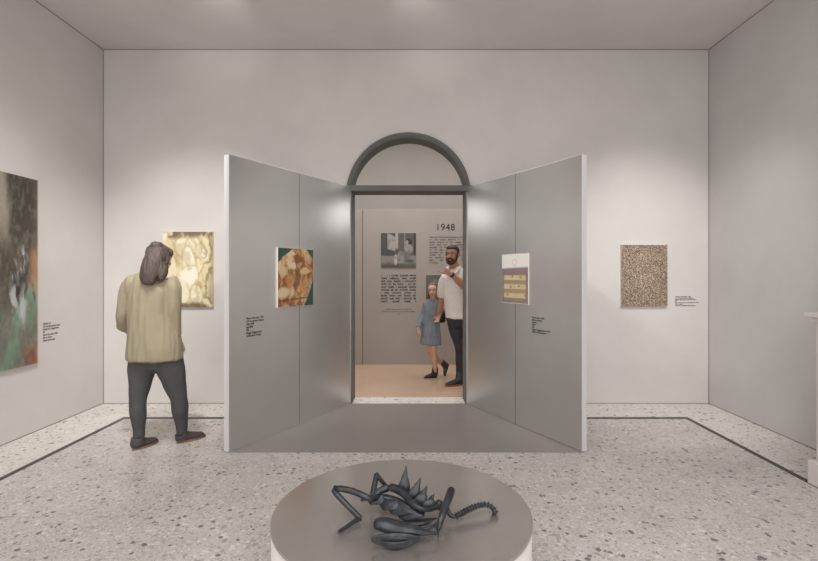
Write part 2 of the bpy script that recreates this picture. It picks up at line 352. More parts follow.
def p_large(x, y):            # dark smoky abstract with loose strokes
    a_ = fbm(x*1.6, y, 5, 4, 4)-.5; b_ = fbm(x*1.6, y, 95, 4, 4)-.5; wx = x+.10*a_; wy = y+.12*b_
    n1 = fbm(wx*7+wy*1.5, wy*2.2, 44, 5, 5); n2 = fbm(wx*4-wy*2, wy*2, 54, 6, 5); n3 = fbm(x*9, y*5, 64, 6, 3)
    img = np.zeros(x.shape+(3,))+L3((88, 80, 70)); img = blend(img, sm(n1, .25, .75)*.55, (106, 98, 86)); img = blend(img, sm(n2, .35, .8)*.6, (60, 54, 48))
    img = blend(img, sm(wy, .52, .75)*sm(wx, .73, .80)*.85, (62, 58, 50)); img = blend(img, sm(wy, .6, .8)*sm(wx, .9, .98)*.5, (92, 86, 66))
    img = blend(img, sm(wx, .78, .72)*sm(wy, .55, .8)*.9, (160, 150, 134)); img = blend(img, sm(wy, .40, .2)*.5, (128, 132, 118))
    img = blend(img, sm(np.abs(wy-.22-.9*(wx-.84)), .15, .04)*sm(n2, .30, .62)*.8, (112, 148, 120)); img = blend(img, sm(np.abs(wy-.38), .12, .03)*sm(wx, .88, .93)*sm(n1, .4, .55)*.6, (130, 160, 140))
    img = blend(img, sm(np.hypot((wx-.85)/.09, (wy-.43)/.10), 1.1, .5)*sm(n2, .35, .5)*.85, (38, 38, 36))
    for cx, cy, rx, ry in ((.84, .55, .08, .10), (.80, .33, .05, .12), (.88, .30, .05, .13), (.78, .50, .04, .05)):
        img = blend(img, sm(np.hypot((wx-cx)/rx, (wy-cy)/ry), 1.2, .4)*sm(n1, .42, .66)*.85, (190, 192, 192))
    img = blend(img, sm(wx, .91, .97)*sm(np.abs(wy-.50), .16, .06)*.7, (180, 132, 100)); img = blend(img, sm(wx, .88, .98)*sm(wy, .16, .03)*.85, (156, 98, 68))
    img = blend(img, sm(np.hypot((wx-.93)/.07, (wy-.06)/.06), 1.1, .5)*.6, (120, 60, 42)); img = blend(img, sm(n3, .45, .8)*.14, (190, 182, 166))
    img = blend(img, sm(x, .985, .995)*.6, (206, 192, 166)); return img
def p_photo(x, y):            # black and white print: seated person by a tall shutter
    v = lambda k: (k, k*.97, k*.94)
    img = np.zeros(x.shape+(3,))+L3(v(74)); n1 = fbm(x, y, 9, 10, 3)
    img = blend(img, sm(x, .45, .5)*.5, v(104)); img = blend(img, sm(y, .36, .33), v(132)); img = blend(img, sm(y, .2, .05)*.8, v(62))
    sh = sm(x, .17, .19)*sm(x, .42, .40)*sm(y, .52-.25*(x-.2), .55-.25*(x-.2))*sm(y, 1.05-.6*(x-.17), 1.0-.6*(x-.17)); img = blend(img, sh*.9, v(166))
    img = blend(img, sm(np.abs(x-.45), .05, .035)*sm(y, .5, .6)*.9, v(168)); img = blend(img, sm(np.abs(x-.68), .02, .01)*sm(y, .45, .55)*.7, v(160))
    def el(cx, cy, rx, ry, c, k=.95):
        nonlocal img; r = np.hypot((x-cx)/rx, (y-cy)/ry); img = blend(img, sm(r, 1.1, .85)*k, v(c))
    el(.80, .75, .10, .10, 42); el(.74, .73, .05, .07, 158); el(.80, .55, .12, .13, 148); el(.66, .34, .2, .14, 112); el(.56, .30, .10, .18, 138); el(.50, .16, .12, .03, 150); el(.42, .24, .05, .16, 176); el(.80, .20, .14, .05, 92)
    img = blend(img, sm(n1, .5, .7)*.3, v(60)); img = blend(img, sm(np.abs(x-.97), .04, .02)*sm(y, .35, .4), v(48)); return img
def p_print(x, y):
    v = lambda k: (k, k*.98, k*.97); n1 = fbm(x, y, 19, 5, 4)
    img = np.zeros(x.shape+(3,))+L3(v(96)); img = blend(img, sm(n1, .45, .6), v(62)); img = blend(img, sm(np.hypot((x-.6)/.25, (y-.55)/.35), 1.1, .6)*.7, v(128)); return img
def picture(name, o, ux, uz, nrm, w, h, depth, fn, res, label, cat, border=.0, group=None):
    """o = lower-left corner on the wall, ux along width, nrm out of the wall"""
    t = thing(name, tuple(o+ux*w/2), label, cat, group)
    bm = bmesh.new(); obox(bm, o+nrm*.002, ux, nrm, uz, w, depth-.002, h, .002); bm_obj('stretcher', bm, M['canvas'], t)
    nx = res; nz = int(res*h/w)
    gx, gz = np.meshgrid(np.linspace(0, 1, nx+1), np.linspace(0, 1, nz+1)); cx, cz = np.meshgrid((np.arange(nx)+.5)/nx, (np.arange(nz)+.5)/nz)
    img = fn(cx, cz)
    me = bpy.data.meshes.new('painted_canvas'); e = .001; base = o+nrm*(depth+.0015)-ROOT[t.name]
    vs = [base+ux*(e+a*(w-2*e))+uz*(e+b*(h-2*e)) for a, b in zip(gx.ravel(), gz.ravel())]
    fs = []
    for j in range(nz):
        for i in range(nx):
            a = j*(nx+1)+i; fs.append((a, a+1, a+nx+2, a+nx+1))
    flip = ux.cross(uz).dot(nrm) < 0
    if flip: fs = [f[::-1] for f in fs]
    me.from_pydata([tuple(v) for v in vs], [], fs)
    at = me.color_attributes.new('paint', 'FLOAT_COLOR', 'CORNER')
    c = np.ones((nx*nz, 4, 4)); c[..., :3] = img.reshape(-1, 1, 3); at.data.foreach_set('color', c.ravel().astype(np.float32))
    me.materials.append(M['paint']); ob = bpy.data.objects.new('painted_canvas' if cat == 'painting' else 'print_surface', me); C.objects.link(ob); ob.parent = t
    return t
UX, UZ, UY = V((1, 0, 0)), V((0, 0, 1)), V((0, 1, 0))
picture('painting', P(164, 307, YB), UX, UZ, -UY, 50*YB/F, 75*YB/F, .03, p_torso, 110, 'cream and ochre painting of pale rounded forms on the back wall beside the standing woman', 'painting')
picture('painting', P(620, 306, YB), UX, UZ, -UY, 46*YB/F, 61*YB/F, .03, p_specks, 90, 'speckled brown and cream painting on the back wall right of the panels', 'painting')
picture('painting', V((XL, 3.1, .625)), UY, UZ, UX, 4.378-3.1, 1.65, .03, p_large, 130, 'large dark smoky abstract painting on the left wall, cut by the photo edge', 'painting')
def onpanel(pn, px, dp):
    h, u, w, Lw = pn; h = h-w*dp  # solve along u so that it projects to px
    k = (px-VX)/F; return (k*h.y-h.x)/(u.x-k*u.y)
h, u, w, Lw = LP; s1, s0 = onpanel(LP, 278, .018), onpanel(LP, 313.3, .018)
picture('painting', h+u*s1+UZ*1.130, -u, UZ, -w, s1-s0, .535, .016, p_figures, 90, 'ochre painting of clustered figures on dark green, mounted on the left metal panel', 'painting')
h, u, w, Lw = RP; s0, s1 = onpanel(RP, 502, .01), onpanel(RP, 528, .01)
picture('painting', h+u*s0+UZ*1.15, u, UZ, -w, s1-s0, .47, .008, p_boxes, 80, 'pale and brown painting with three light bars, mounted on the right metal panel', 'painting')
# ------------------------------------------------------------------ lettering
def word_mesh(s, size, bold):
    cu = bpy.data.curves.new('t', 'FONT'); cu.body = s; cu.size = size; cu.offset = bold; cu.resolution_u = 2; cu.space_character = 1.05
    o = bpy.data.objects.new('t', cu); C.objects.link(o); bpy.context.view_layer.update()
    me = bpy.data.meshes.new_from_object(o.evaluated_get(bpy.context.evaluated_depsgraph_get())); bpy.data.objects.remove(o); bpy.data.curves.remove(cu)
    return me
WC = {}
def put_text(bm, s, o, ux, uz, size, bold=0., width=None, align='L', condense=1.):
    words = s.split(' ') if width else [s]; mm = []
    for wd in words:
        key = (wd, round(size, 4), bold)
        if key not in WC: WC[key] = word_mesh(wd, size, bold)
        me = WC[key]; mx = max((v.co.x for v in me.vertices), default=0)*condense; mm.append((me, mx))
    tot = sum(m[1] for m in mm); gap = 0
    k = 1.
    if width:
        gap = (width-tot)/max(1, len(mm)-1) if len(mm) > 1 else 0
        if gap < size*.25 and len(mm) > 1: k = (width-size*.25*(len(mm)-1))/tot; gap = size*.25
    x = -tot/2 if align == 'C' else 0
    for me, mx in mm:
        vs = [bm.verts.new(o+ux*(x+v.co.x*k*condense)+uz*v.co.y) for v in me.vertices]
        for p in me.polygons:
            try: bm.faces.new([vs[i] for i in p.vertices])
            except ValueError: pass
        x += mx*k+gap
def text_obj(name, lines, o, ux, uz, pitch, size, mat, label, cat, bold=0., width=None, align='L', condense=1., group=None):
    t = thing(name, tuple(o), label, cat, group); nrm = ux.cross(uz)
    for i, s in enumerate(lines):
        bm = bmesh.new(); put_text(bm, s, o-uz*(pitch*i+size*.7), ux, uz, size, bold, width, align, condense)
        r = bmesh.ops.extrude_face_region(bm, geom=list(bm.faces))      # vinyl letters half a millimetre thick
        for e in r['geom']:
            if isinstance(e, bmesh.types.BMVert): e.co += nrm*.0006
        me = bpy.data.meshes.new('text_line'); bm.to_mesh(me); bm.free(); me.transform(Matrix.Translation(-o)); me.materials.append(mat)
        ob = bpy.data.objects.new('text_line', me); C.objects.link(ob); ob.parent = t
    return t
YW = 7.68
# the room beyond
slab('floor_inner', (-4.2, YB+WT, -.12), (4.2, 9.4, 0), M['inner_floor'])
slab('ceiling_inner', (-4.2, YB+WT, 4.3), (4.2, 9.4, 4.5), M['inner_wall2'])
slab('wall_far', (-4.2, 9.0, 0), (4.2, 9.2, 4.3), M['inner_wall2'])
slab('wall_inner_left', (-4.4, YB+WT, 0), (-4.2, 9.4, 4.3), M['inner_wall2'])
slab('wall_inner_right', (4.2, YB+WT, 0), (4.4, 9.4, 4.3), M['inner_wall2'])
ZW = 2.47; xs = (362.6-VX)*YW/F
ex = thing('exhibition_wall', (0, YW+.06, 0), 'freestanding mid grey exhibition wall with printed text seen through the doorway', 'partition')
for xa, xb in ((-3.2, xs-.004), (xs+.004, 3.2)):
    bm = bmesh.new(); box(bm, (xa, YW, 0), (xb, YW+.12, ZW), .003); bm_obj('board', bm, M['inner_wall'], ex)
bm = bmesh.new(); box(bm, (xs-.004, YW+.01, 0), (xs+.004, YW+.11, ZW-.01)); bm_obj('joint', bm, M['ink2'], ex)
yt = YW-.003; sw = YW/F
Q = ["( ... ) I LOVED EUROPE MORE", "THAN AMERICA, AND WHEN", "THE WAR ENDED I COULDN'T", "WAIT TO GO BACK. ... ON MY", "WAY THERE, I DECIDED VENICE", "WOULD BE MY FUTURE HOME.", "I HAD ALWAYS LOVED IT", "MORE THAN ANY PLACE ON", "EARTH AND FELT I WOULD BE", "HAPPY ALONE THERE. )"]
text_obj('wall_text', Q, P(381, 274.7, yt), UX, UZ, 2.88*sw, 2.15*sw, M['ink'], 'bold justified quotation under the black and white photograph on the grey exhibition wall', 'wall text', bold=.0011, width=35*sw)
text_obj('wall_text', ["PEGGY GUGGENHEIM, OUT OF THIS", "CENTURY: CONFESSIONS OF AN ART ADDICT", "1946"], P(398.5, 308.8, yt), UX, UZ, 2.3*sw, 1.45*sw, M['ink2'], 'small centred credit lines below the bold quotation', 'wall text', align='C', condense=1.05)
text_obj('wall_text', ["1948"], P(435.6, 223.6, yt), UX, UZ, 9*sw, 9.6*sw, M['ink'], 'large year 1948 lettered above the paragraph on the exhibition wall', 'wall text', condense=.98)
PR = ["THE COLLECTION IS FIRST SHOWN IN EUROPE", "AT THE VENICE BIENNALE IN THE", "GREEK PAVILION IN THE SUMMER OF", "THAT YEAR AND THE EXHIBITION", "BECOMES THE MOST MODERN SHOW", "OF ITS TIME AND THE VISITORS", "DISCOVER FOR THE FIRST TIME THE", "WORKS OF A NEW GENERATION", "OF PAINTERS WHO HAVE NOT", "BEEN SEEN BEFORE THEN"]
text_obj('wall_text', PR, P(429.5, 236.6, yt), UX, UZ, 2.55*sw, 1.7*sw, M['ink2'], 'small justified paragraph under the year, partly behind the bearded man', 'wall text', width=36*sw, bold=.0004)
text_obj('wall_text', ["IN VENICE."], P(429.5, 262.1, yt), UX, UZ, 2.5*sw, 1.7*sw, M['ink2'], 'short last line of the paragraph, left of the bearded man', 'wall text', bold=.0004)
picture('photograph', P(381, 268, YW), UX, UZ, -UY, 35*sw, 35*sw, .008, p_photo, 80, 'black and white photograph of a seated person on the exhibition wall above the quotation', 'photograph')
picture('photograph', P(426, 300, YW), UX, UZ, -UY, 15*sw, 25*sw, .008, p_print, 40, 'small grey print on the exhibition wall behind the girl and the man', 'photograph')
# captions beside the paintings
cap = lambda *a: list(a)
nm = 'wall_caption'
s = 4.6/F
text_obj(nm, cap("Untitled, 19", "Oil and charcoal on canvas", "Solomon R. Guggenheim,", "NY", "Gift of the artist, 1968", "Oil on canvas", "Estate of the artist"), V((XL+.003, 3.42*F/370.2, H-(323-VY)*4.47/F)), UY, UZ, .026, .022, M['ink'], 'small black caption on the left wall beside the large dark painting', 'caption', bold=.0004, condense=.85)
text_obj(nm, cap("Untitled composition, 1948", "Oil on canvas, private collection,", "Peggy Guggenheim Collection, Venice", "NY", "Gift of the artist to the Foundation, 1953", "Oil on canvas", "Solomon R. Guggenheim Foundation"), P(675, 296, YB-.003), UX, UZ, 1.5*YB/F, 1.35*YB/F, M['ink'], 'small black caption on the back wall beside the speckled painting', 'caption', bold=.0003, condense=.98)
h, u, w, Lw = LP; s1 = onpanel(LP, 246.5, .003); o = h+u*s1-w*.003; o.z = H-(317.5-VY)*o.y/F
text_obj(nm, cap("Men in the city, 1919", "Oil on canvas, Venice", "Gift 1948", "(c) SIAE", "Oil", "Peggy Guggenheim", "Collection, Venice"), o, -u, UZ, .0245, .022, M['ink'], 'small black caption on the left metal panel, below left of the ochre painting', 'caption', bold=.0005, condense=.95)
h, u, w, Lw = RP; s0 = onpanel(RP, 531.8, .003); o = h+u*s0-w*.003; o.z = H-(316.5-VY)*o.y/F
text_obj(nm, cap("The boxes, 1926", "Oil on canvas", "Venice", "SIAE", "Oil", "Peggy Guggenheim Coll.", "Venice, Foundation"), o, u, UZ, .0215, .0195, M['ink'], 'small black caption on the right metal panel, below right of the barred painting', 'caption', bold=.0005, condense=1.15)
# ------------------------------------------------------------------ white plinth at the right edge
t = thing('plinth', (2.98, 2.7, 0), 'white plinth with projecting top slab and stepped base against the right wall', 'plinth')
for nme, lo, hi in (('base', (2.69, 2.2, 0), (XR-.002, 3.31, .16)), ('body', (2.725, 2.23, .16), (XR-.002, 3.28, 1.135)), ('top_slab', (2.675, 2.19, 1.135), (XR-.002, 3.325, 1.165))):
    bm = bmesh.new(); box(bm, lo, hi, .006); bm_obj(nme, bm, M['white'], t)
bm = bmesh.new(); box(bm, (2.70, 2.21, 1.105), (XR-.002, 3.30, 1.135), .008); bm_obj('moulding', bm, M['white'], t)
# ------------------------------------------------------------------ round pedestal
HP = .40; PD, PR_ = 2.119, .555; PX = (401.5-VX)/F*(PD-PR_**2/PD)*1.0
ped = thing('round_pedestal', (PX, PD, 0), 'low round white pedestal with a satin metal top carrying the bronze sculpture', 'pedestal')
bm = bmesh.new(); bmesh.ops.create_cone(bm, cap_ends=True, segments=160, radius1=PR_-.004, radius2=PR_-.004, depth=HP-.012, matrix=Matrix.Translation((PX, PD, (HP-.012)/2)))
o = bm_obj('drum', bm, M['white'], ped)
for p in o.data.polygons: p.use_smooth = abs(p.normal.z) < .5
bm = bmesh.new(); bmesh.ops.create_cone(bm, cap_ends=True, segments=160, radius1=PR_, radius2=PR_, depth=.012, matrix=Matrix.Translation((PX, PD, HP-.006)))
bm_obj('metal_top', bm, M['disc'], ped)
# ------------------------------------------------------------------ bronze sculpture
def S(px, py, h=0.):
    Y = F*(H-HP-h)/(py-VY); return V(((px-VX)*Y/F, Y, HP+h))
sc = thing('bronze_sculpture', tuple(S(410, 512)), 'dark bronze insect-like sculpture with spikes, pod and bent limbs on the round pedestal', 'sculpture')
pm = 1/228.
def tube(name, pts, rad, **k):
    bm = bmesh.new(); limb(bm, pts, rad, **k); return bm_obj(name, bm, M['bronze'], sc, smooth=True)
# front bent limb: sharp corners from doubled points
def sharp(pts):
    out = [pts[0]]
    for i in range(1, len(pts)-1):
        a, b, c = pts[i-1], pts[i], pts[i+1]; out += [b+(a-b).normalized()*.012, b, b+(c-b).normalized()*.012]
    return out+[pts[-1]]
pl = sharp([S(339, 531.5, .008), S(359.8, 518, .018), S(334, 490, .105)])+[S(350, 490.5, .108), S(362, 495, .095), S(372, 499, .075), S(380, 494, .07)]
tube('bent_limb', pl, [.006, .009, .010, .011, .013, .013, .013, .013, .013, .014, .016][:len(pl)]+[.014]*max(0, len(pl)-11))
pl = sharp([S(372.5, 496, .05), S(376.5, 474.5, .11), S(386, 486.5, .055)])
tube('bent_limb', pl, [.013, .012, .011, .010, .010])
tube('spine', [S(374, 498, .07), S(379, 491.5, .085), S(391, 487.5, .095), S(402, 492.5, .09), S(410, 501, .08), S(418, 507.5, .07), S(428, 509.5, .06), S(437, 506.5, .05)], [.011, .014, .017, .016, .014, .012, .010, .011])
bm = bmesh.new(); ell(bm, S(439, 505, .045), (V((1, 0, 0)), V((0, 1, 0)), V((0, 0, 1))), (.02, .02, .022)); bm_obj('ball_joint', bm, M['bronze'], sc, True)
def spike(bx, by, tx, ty, wpx, hb):
    Yb = F*(H-HP-hb)/(by-VY); b = P(bx, by, Yb); tip = P(tx, ty, Yb+.03); m_ = (b+tip)/2+V((-.004, .004, 0)); m2 = b*.25+tip*.75+V((-.001, .004, 0))
    m1 = b*.8+tip*.2
    bm = bmesh.new(); limb(bm, [b-V((.010, .0, .016)), m1+V((.0, 0, 0)), m_+V((.003, 0, 0)), m2+V((.003, 0, 0)), tip], [(wpx*pm*.80, .008), (wpx*pm*.58, .008), (wpx*pm*.32, .006), (wpx*pm*.15, .004), .0008], cap=.4)
    bm_obj('spike', bm, M['bronze'], sc, True)
spike(404, 490.5, 405.8, 465, 10, .085); spike(414, 496, 420.7, 477, 9.5, .08); spike(421, 501, 426.8, 485, 9, .075); spike(429.5, 504.5, 434, 493.4, 8, .065)
def plate(name, rows, th=.004, cup=.0, nu=14):
    """curved leaf: rows of (left point, right point, bulge height)"""
    bm = bmesh.new(); G = []
    m = len(rows); sub = 4
    A = [r[0] for r in rows]; B = [r[1] for r in rows]; K = [V((r[2], 0)) for r in rows]
    for j in range((m-1)*sub+1):
        t = j/sub; a, b, k = cr(A, t), cr(B, t), cr(K, t).x; row = []
        for i in range(nu+1):
            s_ = i/nu; row.append(bm.verts.new(a.lerp(b, s_)+V((0, 0, k*math.sin(math.pi*s_)))))
        G.append(row)
    for j in range(len(G)-1):
        for i in range(nu): bm.faces.new((G[j][i], G[j][i+1], G[j+1][i+1], G[j+1][i]))
    bmesh.ops.recalc_face_normals(bm, faces=bm.faces)
    bmesh.ops.solidify(bm, geom=list(bm.faces), thickness=th)
    return bm_obj(name, bm, M['bronze'], sc, True)
# overlapping rib blades fanning from the spine down to the table
def blade(A0, B0, T, bend, bulge):
    side = (B0-A0); mid = (A0+B0)/2; ax = T-mid; rows = []
    for t_, wd in ((0, .75), (.2, 1.0), (.45, 1.0), (.7, .8), (.88, .55), (1, .08)):
        c_ = mid+ax*t_+bend*math.sin(math.pi*t_*.9); rows.append((c_-side*.62*wd, c_+side*.62*wd, bulge*wd))
    plate('rib_blade', rows, th=.005)
rb = [((376, 495), (388, 495), (362, 501.5), .066, .045, (.0, .0, .01)), ((383, 493), (399, 497), (371, 506), .066, .035, (0, 0, .012)), ((391, 494), (407, 502), (383, 511), .062, .028, (0, 0, .012)),
      ((399, 498), (416, 508), (392, 515.5), .057, .018, (0, 0, .012)), ((407, 503), (425, 511.5), (401, 520.5), .052, .010, (0, 0, .012))]
for a_, b_, t_, h0, h1, bd in rb:
    blade(S(a_[0], a_[1]+3, h0-.004), S(b_[0], b_[1]+3, h0-.010), S(t_[0], t_[1], h1), V(bd), .016)
bm = bmesh.new(); limb(bm, [S(403, 521.5, .006), S(413, 522.5, .008), S(425, 521, .01), S(437, 518.3, .014)], [(.003, .003), (.009, .022), (.008, .020), (.002, .003)], side=V((0, 0, 1)), seg=12); bm_obj('rib_blade', bm, M['bronze'], sc, True)
bm = bmesh.new(); limb(bm, [S(384, 497, .07), S(396, 500, .062), S(410, 508, .052), S(424, 513, .04)], [(.008, .012), (.012, .016), (.012, .014), (.006, .008)], side=V((0, 0, 1))); bm_obj('thorax', bm, M['bronze'], sc, True)
# pod: pointed upper lobe over a bowl
bm = bmesh.new(); limb(bm, [S(377, 524, .07), S(384, 524.5, .068), S(396, 527, .06), (S(412, 530, .05)), S(427, 532.5, .042), S(438.5, 533.8, .036)], [(.020, .026), (.026, .032), (.022, .034), (.018, .028), (.010, .014), (.002, .002)], side=V((0, 0, 1)), seg=20)
bm_obj('pod_lobe', bm, M['bronze'], sc, True)
rows = []
for t_ in (0, .12, .3, .5, .7, .88, 1):
    px_ = 371.5+t_*(419-371.5); wd = math.sin(math.pi*min(.98, max(.02, t_)))**.75
    yb_ = 537.5-1.*t_; back = S(px_, yb_-4.5*wd, .055); front = S(px_, yb_+6*wd, .036)
    rows.append((back, front, -.045*wd))
plate('pod_bowl', rows, th=.006)
tube('pod_stem', [S(421, 529.5, .05), S(429, 528, .05), S(435, 525.5, .05), S(440.5, 519.5, .055)], [.008, .006, .006, .008])
tube('pod_foot', [S(394, 540, .02), S(393.5, 545, .003)], [.007, .006])
# long bone crossing the spine end, then the segmented tail
tube('crossed_bone', [S(438, 534.3, .002), S(438.5, 529, .03), S(441.5, 518, .06), S(446, 505, .085), S(450, 494, .105), S(451.5, 489.8, .112)], [(.004, .004), (.008, .008), (.014, .014), (.016, .014), (.017, .015), (.016, .014)])
tl = [S(446, 506, .06), S(449.5, 514, .035), S(455, 516.5, .028), S(465, 511.3, .035), S(474, 507, .04), S(482, 504.8, .042), S(488.5, 505, .038), S(493, 508.5, .024), S(495, 512.5, .012)]
tube('tail', tl, [.012, .010, .008, .008, .008, .008, .008, .009, .010])
arcs = [0]
for i in range(1, 581): arcs.append(arcs[-1]+(cr(tl, 2.2+i*.01-.01)-cr(tl, 2.2+i*.01)).length)
for i in range(15):
    t_ = 2.2+min(range(581), key=lambda j: abs(arcs[j]-arcs[-1]*i/14))*.01; c0 = cr(tl, t_); c1 = cr(tl, min(8, t_+.1)); dr = (c1-cr(tl, t_-.1)).normalized()
    bm = bmesh.new(); limb(bm, [c0-dr*.0028, c0, c0+dr*.0028], [.008, .0138+(i > 12)*.003, .008], sub=2, seg=14, cap=.3); bm_obj('tail_ring', bm, M['bronze'], sc, True)
# ------------------------------------------------------------------ people
def axes(f, up=V((0, 0, 1))):
    f = V(f).normalized(); r = f.cross(up).normalized(); u = r.cross(f).normalized(); return r, f, u
def head(bm, c, f, k=1., up=V((0, 0, 1)), neck=None, nr=.055):
    r, f, u = axes(f, up); A = (r, f, u)
    L = lambda x, y, z: c+r*x*k+f*y*k+u*z*k
    def e(x, y, z, a, b, d): ell(bm, L(x, y, z), A, (a*k, b*k, d*k))
    e(0, -.012, .035, .076, .095, .083); e(0, .02, -.035, .060, .066, .078); e(0, .052, -.088, .028, .026, .024); e(0, .03, .03, .066, .062, .06)
    limb(bm, [L(0, .078, .015), L(0, .095, -.012), L(0, .104, -.030)], [.008*k, .010*k, .013*k], side=r)
    for s_ in (-1, 1):
        e(s_*.076, -.006, -.008, .009, .019, .031); e(s_*.034, .066, -.03, .024, .02, .022)
        e(s_*.012, .092, -.033, .009, .01, .008)
    e(0, .078, -.062, .024, .012, .012)
    if neck: limb(bm, [L(0, -.02, -.02), L(0, -.02, -.075), neck], [nr*k, nr*.95*k, nr*1.1*k], side=r)
    return L, A
def face(root, L, A, k, hair, brow=True):
    for s_ in (-1, 1):
        bm = bmesh.new(); ell(bm, L(s_*.031, .077, .004), A, (.014*k, .009*k, .0075*k), 12); ew = bm_obj('eye', bm, M['eyew'], root, True)
        bm = bmesh.new(); ell(bm, L(s_*.031, .083, .004), A, (.0075*k, .006*k, .0072*k), 12); bm_obj('iris', bm, M['eye'], ew, True)
        bm = bmesh.new(); limb(bm, [L(s_*.014, .088, .020), L(s_*.031, .087, .026), L(s_*.049, .074, .021)], [.0035*k, .0045*k, .003*k]); bm_obj('eyebrow', bm, hair, root, True)
    bm = bmesh.new(); limb(bm, [L(-.024, .078, -.060), L(-.008, .092, -.060), L(.008, .092, -.060), L(.024, .078, -.060)], [.003*k, .006*k, .006*k, .003*k]); bm_obj('lips', bm, M['lip'], root, True)
def hand(bm, w, d, pn, k=1., curl=(.5, .5, .5, .5), thumb=1, tdir=None):
    """w wrist, d direction of fingers, pn palm normal, curl per finger in radians per joint; thumb side sign"""
    d = V(d).normalized(); pn = V(pn); pn = (pn-d*pn.dot(d)).normalized(); s_ = d.cross(pn).normalized()*thumb
    limb(bm, [w-d*.02*k, w+d*.02*k, w+d*.05*k, w+d*.082*k], [(.026*k, .019*k), (.030*k, .017*k), (.038*k, .015*k), (.038*k, .012*k)], side=s_)
    lens = (.072, .080, .074, .058)
    for i in range(4):
        p = w+d*.075*k+s_*(.029-.0195*i)*k; dd = d+s_*(.10-.07*i); dd.normalize(); pts = [p-dd*.015*k, p]; a = 0
        for j, fr in enumerate((.45, .32, .23)):
            a += curl[i]*(.8 if j == 0 else 1.1); v = dd*math.cos(a)+pn*math.sin(a); p = p+v*lens[i]*fr*k; pts.append(p)
        limb(bm, pts, [.0095*k, .0098*k, .009*k, .0082*k, .007*k], sub=3, seg=10)
    td = (tdir.normalized() if tdir else (s_*.75+d*.6+pn*.25).normalized())
    p0 = w+d*.022*k+s_*.022*k; limb(bm, [p0, p0+td*.03*k, p0+td*.055*k+d*.004*k, p0+td*.08*k+d*.01*k], [.015*k, .0125*k, .0105*k, .008*k], sub=3, seg=10)
def wr(amp, fx=14, fz=4, seed=0):
    return lambda c: amp*(noise.noise(V((c.x*fx+seed, c.y*fx, c.z*fz)))+.5*noise.noise(V((c.x*fx*2.2, c.y*fx*2.2+seed, c.z*fz*2.5))))
def shoe(root, heel, toe, wid, hgt, mat, smat, ankle=None, ar=.045, up=V((0, 0, 1)), sole_t=.018, nm='shoe'):
    d = (toe-heel); Ln = d.length; d.normalize(); s_ = d.cross(up).normalized(); u = s_.cross(d).normalized()
    bm = bmesh.new()
    limb(bm, [heel+d*.03+u*(hgt*.42), heel+d*Ln*.3+u*hgt*.45, heel+d*Ln*.6+u*hgt*.34, heel+d*(Ln-.035)+u*hgt*.27], [(wid*.40, hgt*.40), (wid*.42, hgt*.44), (wid*.5, hgt*.33), (wid*.40, hgt*.22)], side=s_, cap=.9)
    if ankle is not None: limb(bm, [heel+d*Ln*.2+u*hgt*.45, ankle], [(ar*1.05, ar*1.2), ar], side=s_, cap=.2)
    sh = fuse(nm, bm, mat, root, .006, 5)
    bm = bmesh.new(); pts = []
    for i in range(28):
        a = 2*math.pi*i/28; x = math.cos(a); y_ = math.sin(a); w_ = wid*(.44+.07*x)*(1-.12*math.cos(2*a)); pts.append(heel+d*(Ln/2+x*Ln/2)+s_*y_*w_)
    poly_prism(bm, pts, u*sole_t); bm_obj('sole', bm, smat, sh)
    return sh
# --- the woman seen from behind
Yw = 4.0
wm = thing('person', (P(158, 447, Yw).x, Yw, 0), 'woman seen from behind in a khaki jacket, looking at the cream painting', 'person')
f_w = V((.28, .96, 0)); r_w = V((.96, -.28, 0))
bm = bmesh.new()
hc = P(159.5, 258.5, 4.02); Lh, Ah = head(bm, hc, (.44, .90, -.14), 1.0, V((.10, 0, 1)), P(156, 279, 4.0), .052)
limb(bm, [P(156, 280, 4.0), P(153, 290, 4.0), P(152, 305, 4.0), P(152, 325, 4.0), P(154, 345, 4.0), P(155, 358, 4.0)], [(.065, .05), (.14, .08), (.16, .10), (.14, .10), (.175, .12), (.17, .11)], side=r_w)
def arm(bm, pts, rad): limb(bm, pts, rad, side=r_w)
arm(bm, [P(135, 287, 4.02), P(128, 306, 4.02), P(126, 323, 4.06)], [.045, .038, .033]); arm(bm, [P(126, 323, 4.06), P(131, 328, 4.18), P(138, 333, 4.27)], [.033, .028, .024])
hand(bm, P(138, 333, 4.27), (.8, .2, -.4), (0, -1, 0), .95, (.4,)*4, 1)
arm(bm, [P(168, 287, 3.98), P(172.5, 304, 3.97), P(174, 322, 3.98)], [.045, .038, .034]); arm(bm, [P(174, 322, 3.98), P(176, 333, 4.0), P(178.5, 340, 4.01)], [.038, .032, .026])
hand(bm, P(178.8, 340, 4.01), (.22, .18, -1), (-.9, .3, 0), .92, (.35, .3, .3, .3), -1)
limb(bm, [P(144, 352, 4.0), P(141, 375, 3.98), P(138.3, 400, 3.95), P(139.5, 432, 3.95), P(139, 443, 3.95)], [.075, .062, .045, .034, .032], side=r_w)
limb(bm, [P(166, 352, 4.0), P(173, 378, 4.01), P(178.8, 400, 4.045), P(181.5, 428, 4.1), P(181.5, 437, 4.11)], [.075, .062, .045, .034, .032], side=r_w)
fuse('body', bm, M['skin'], wm, .006, 4)
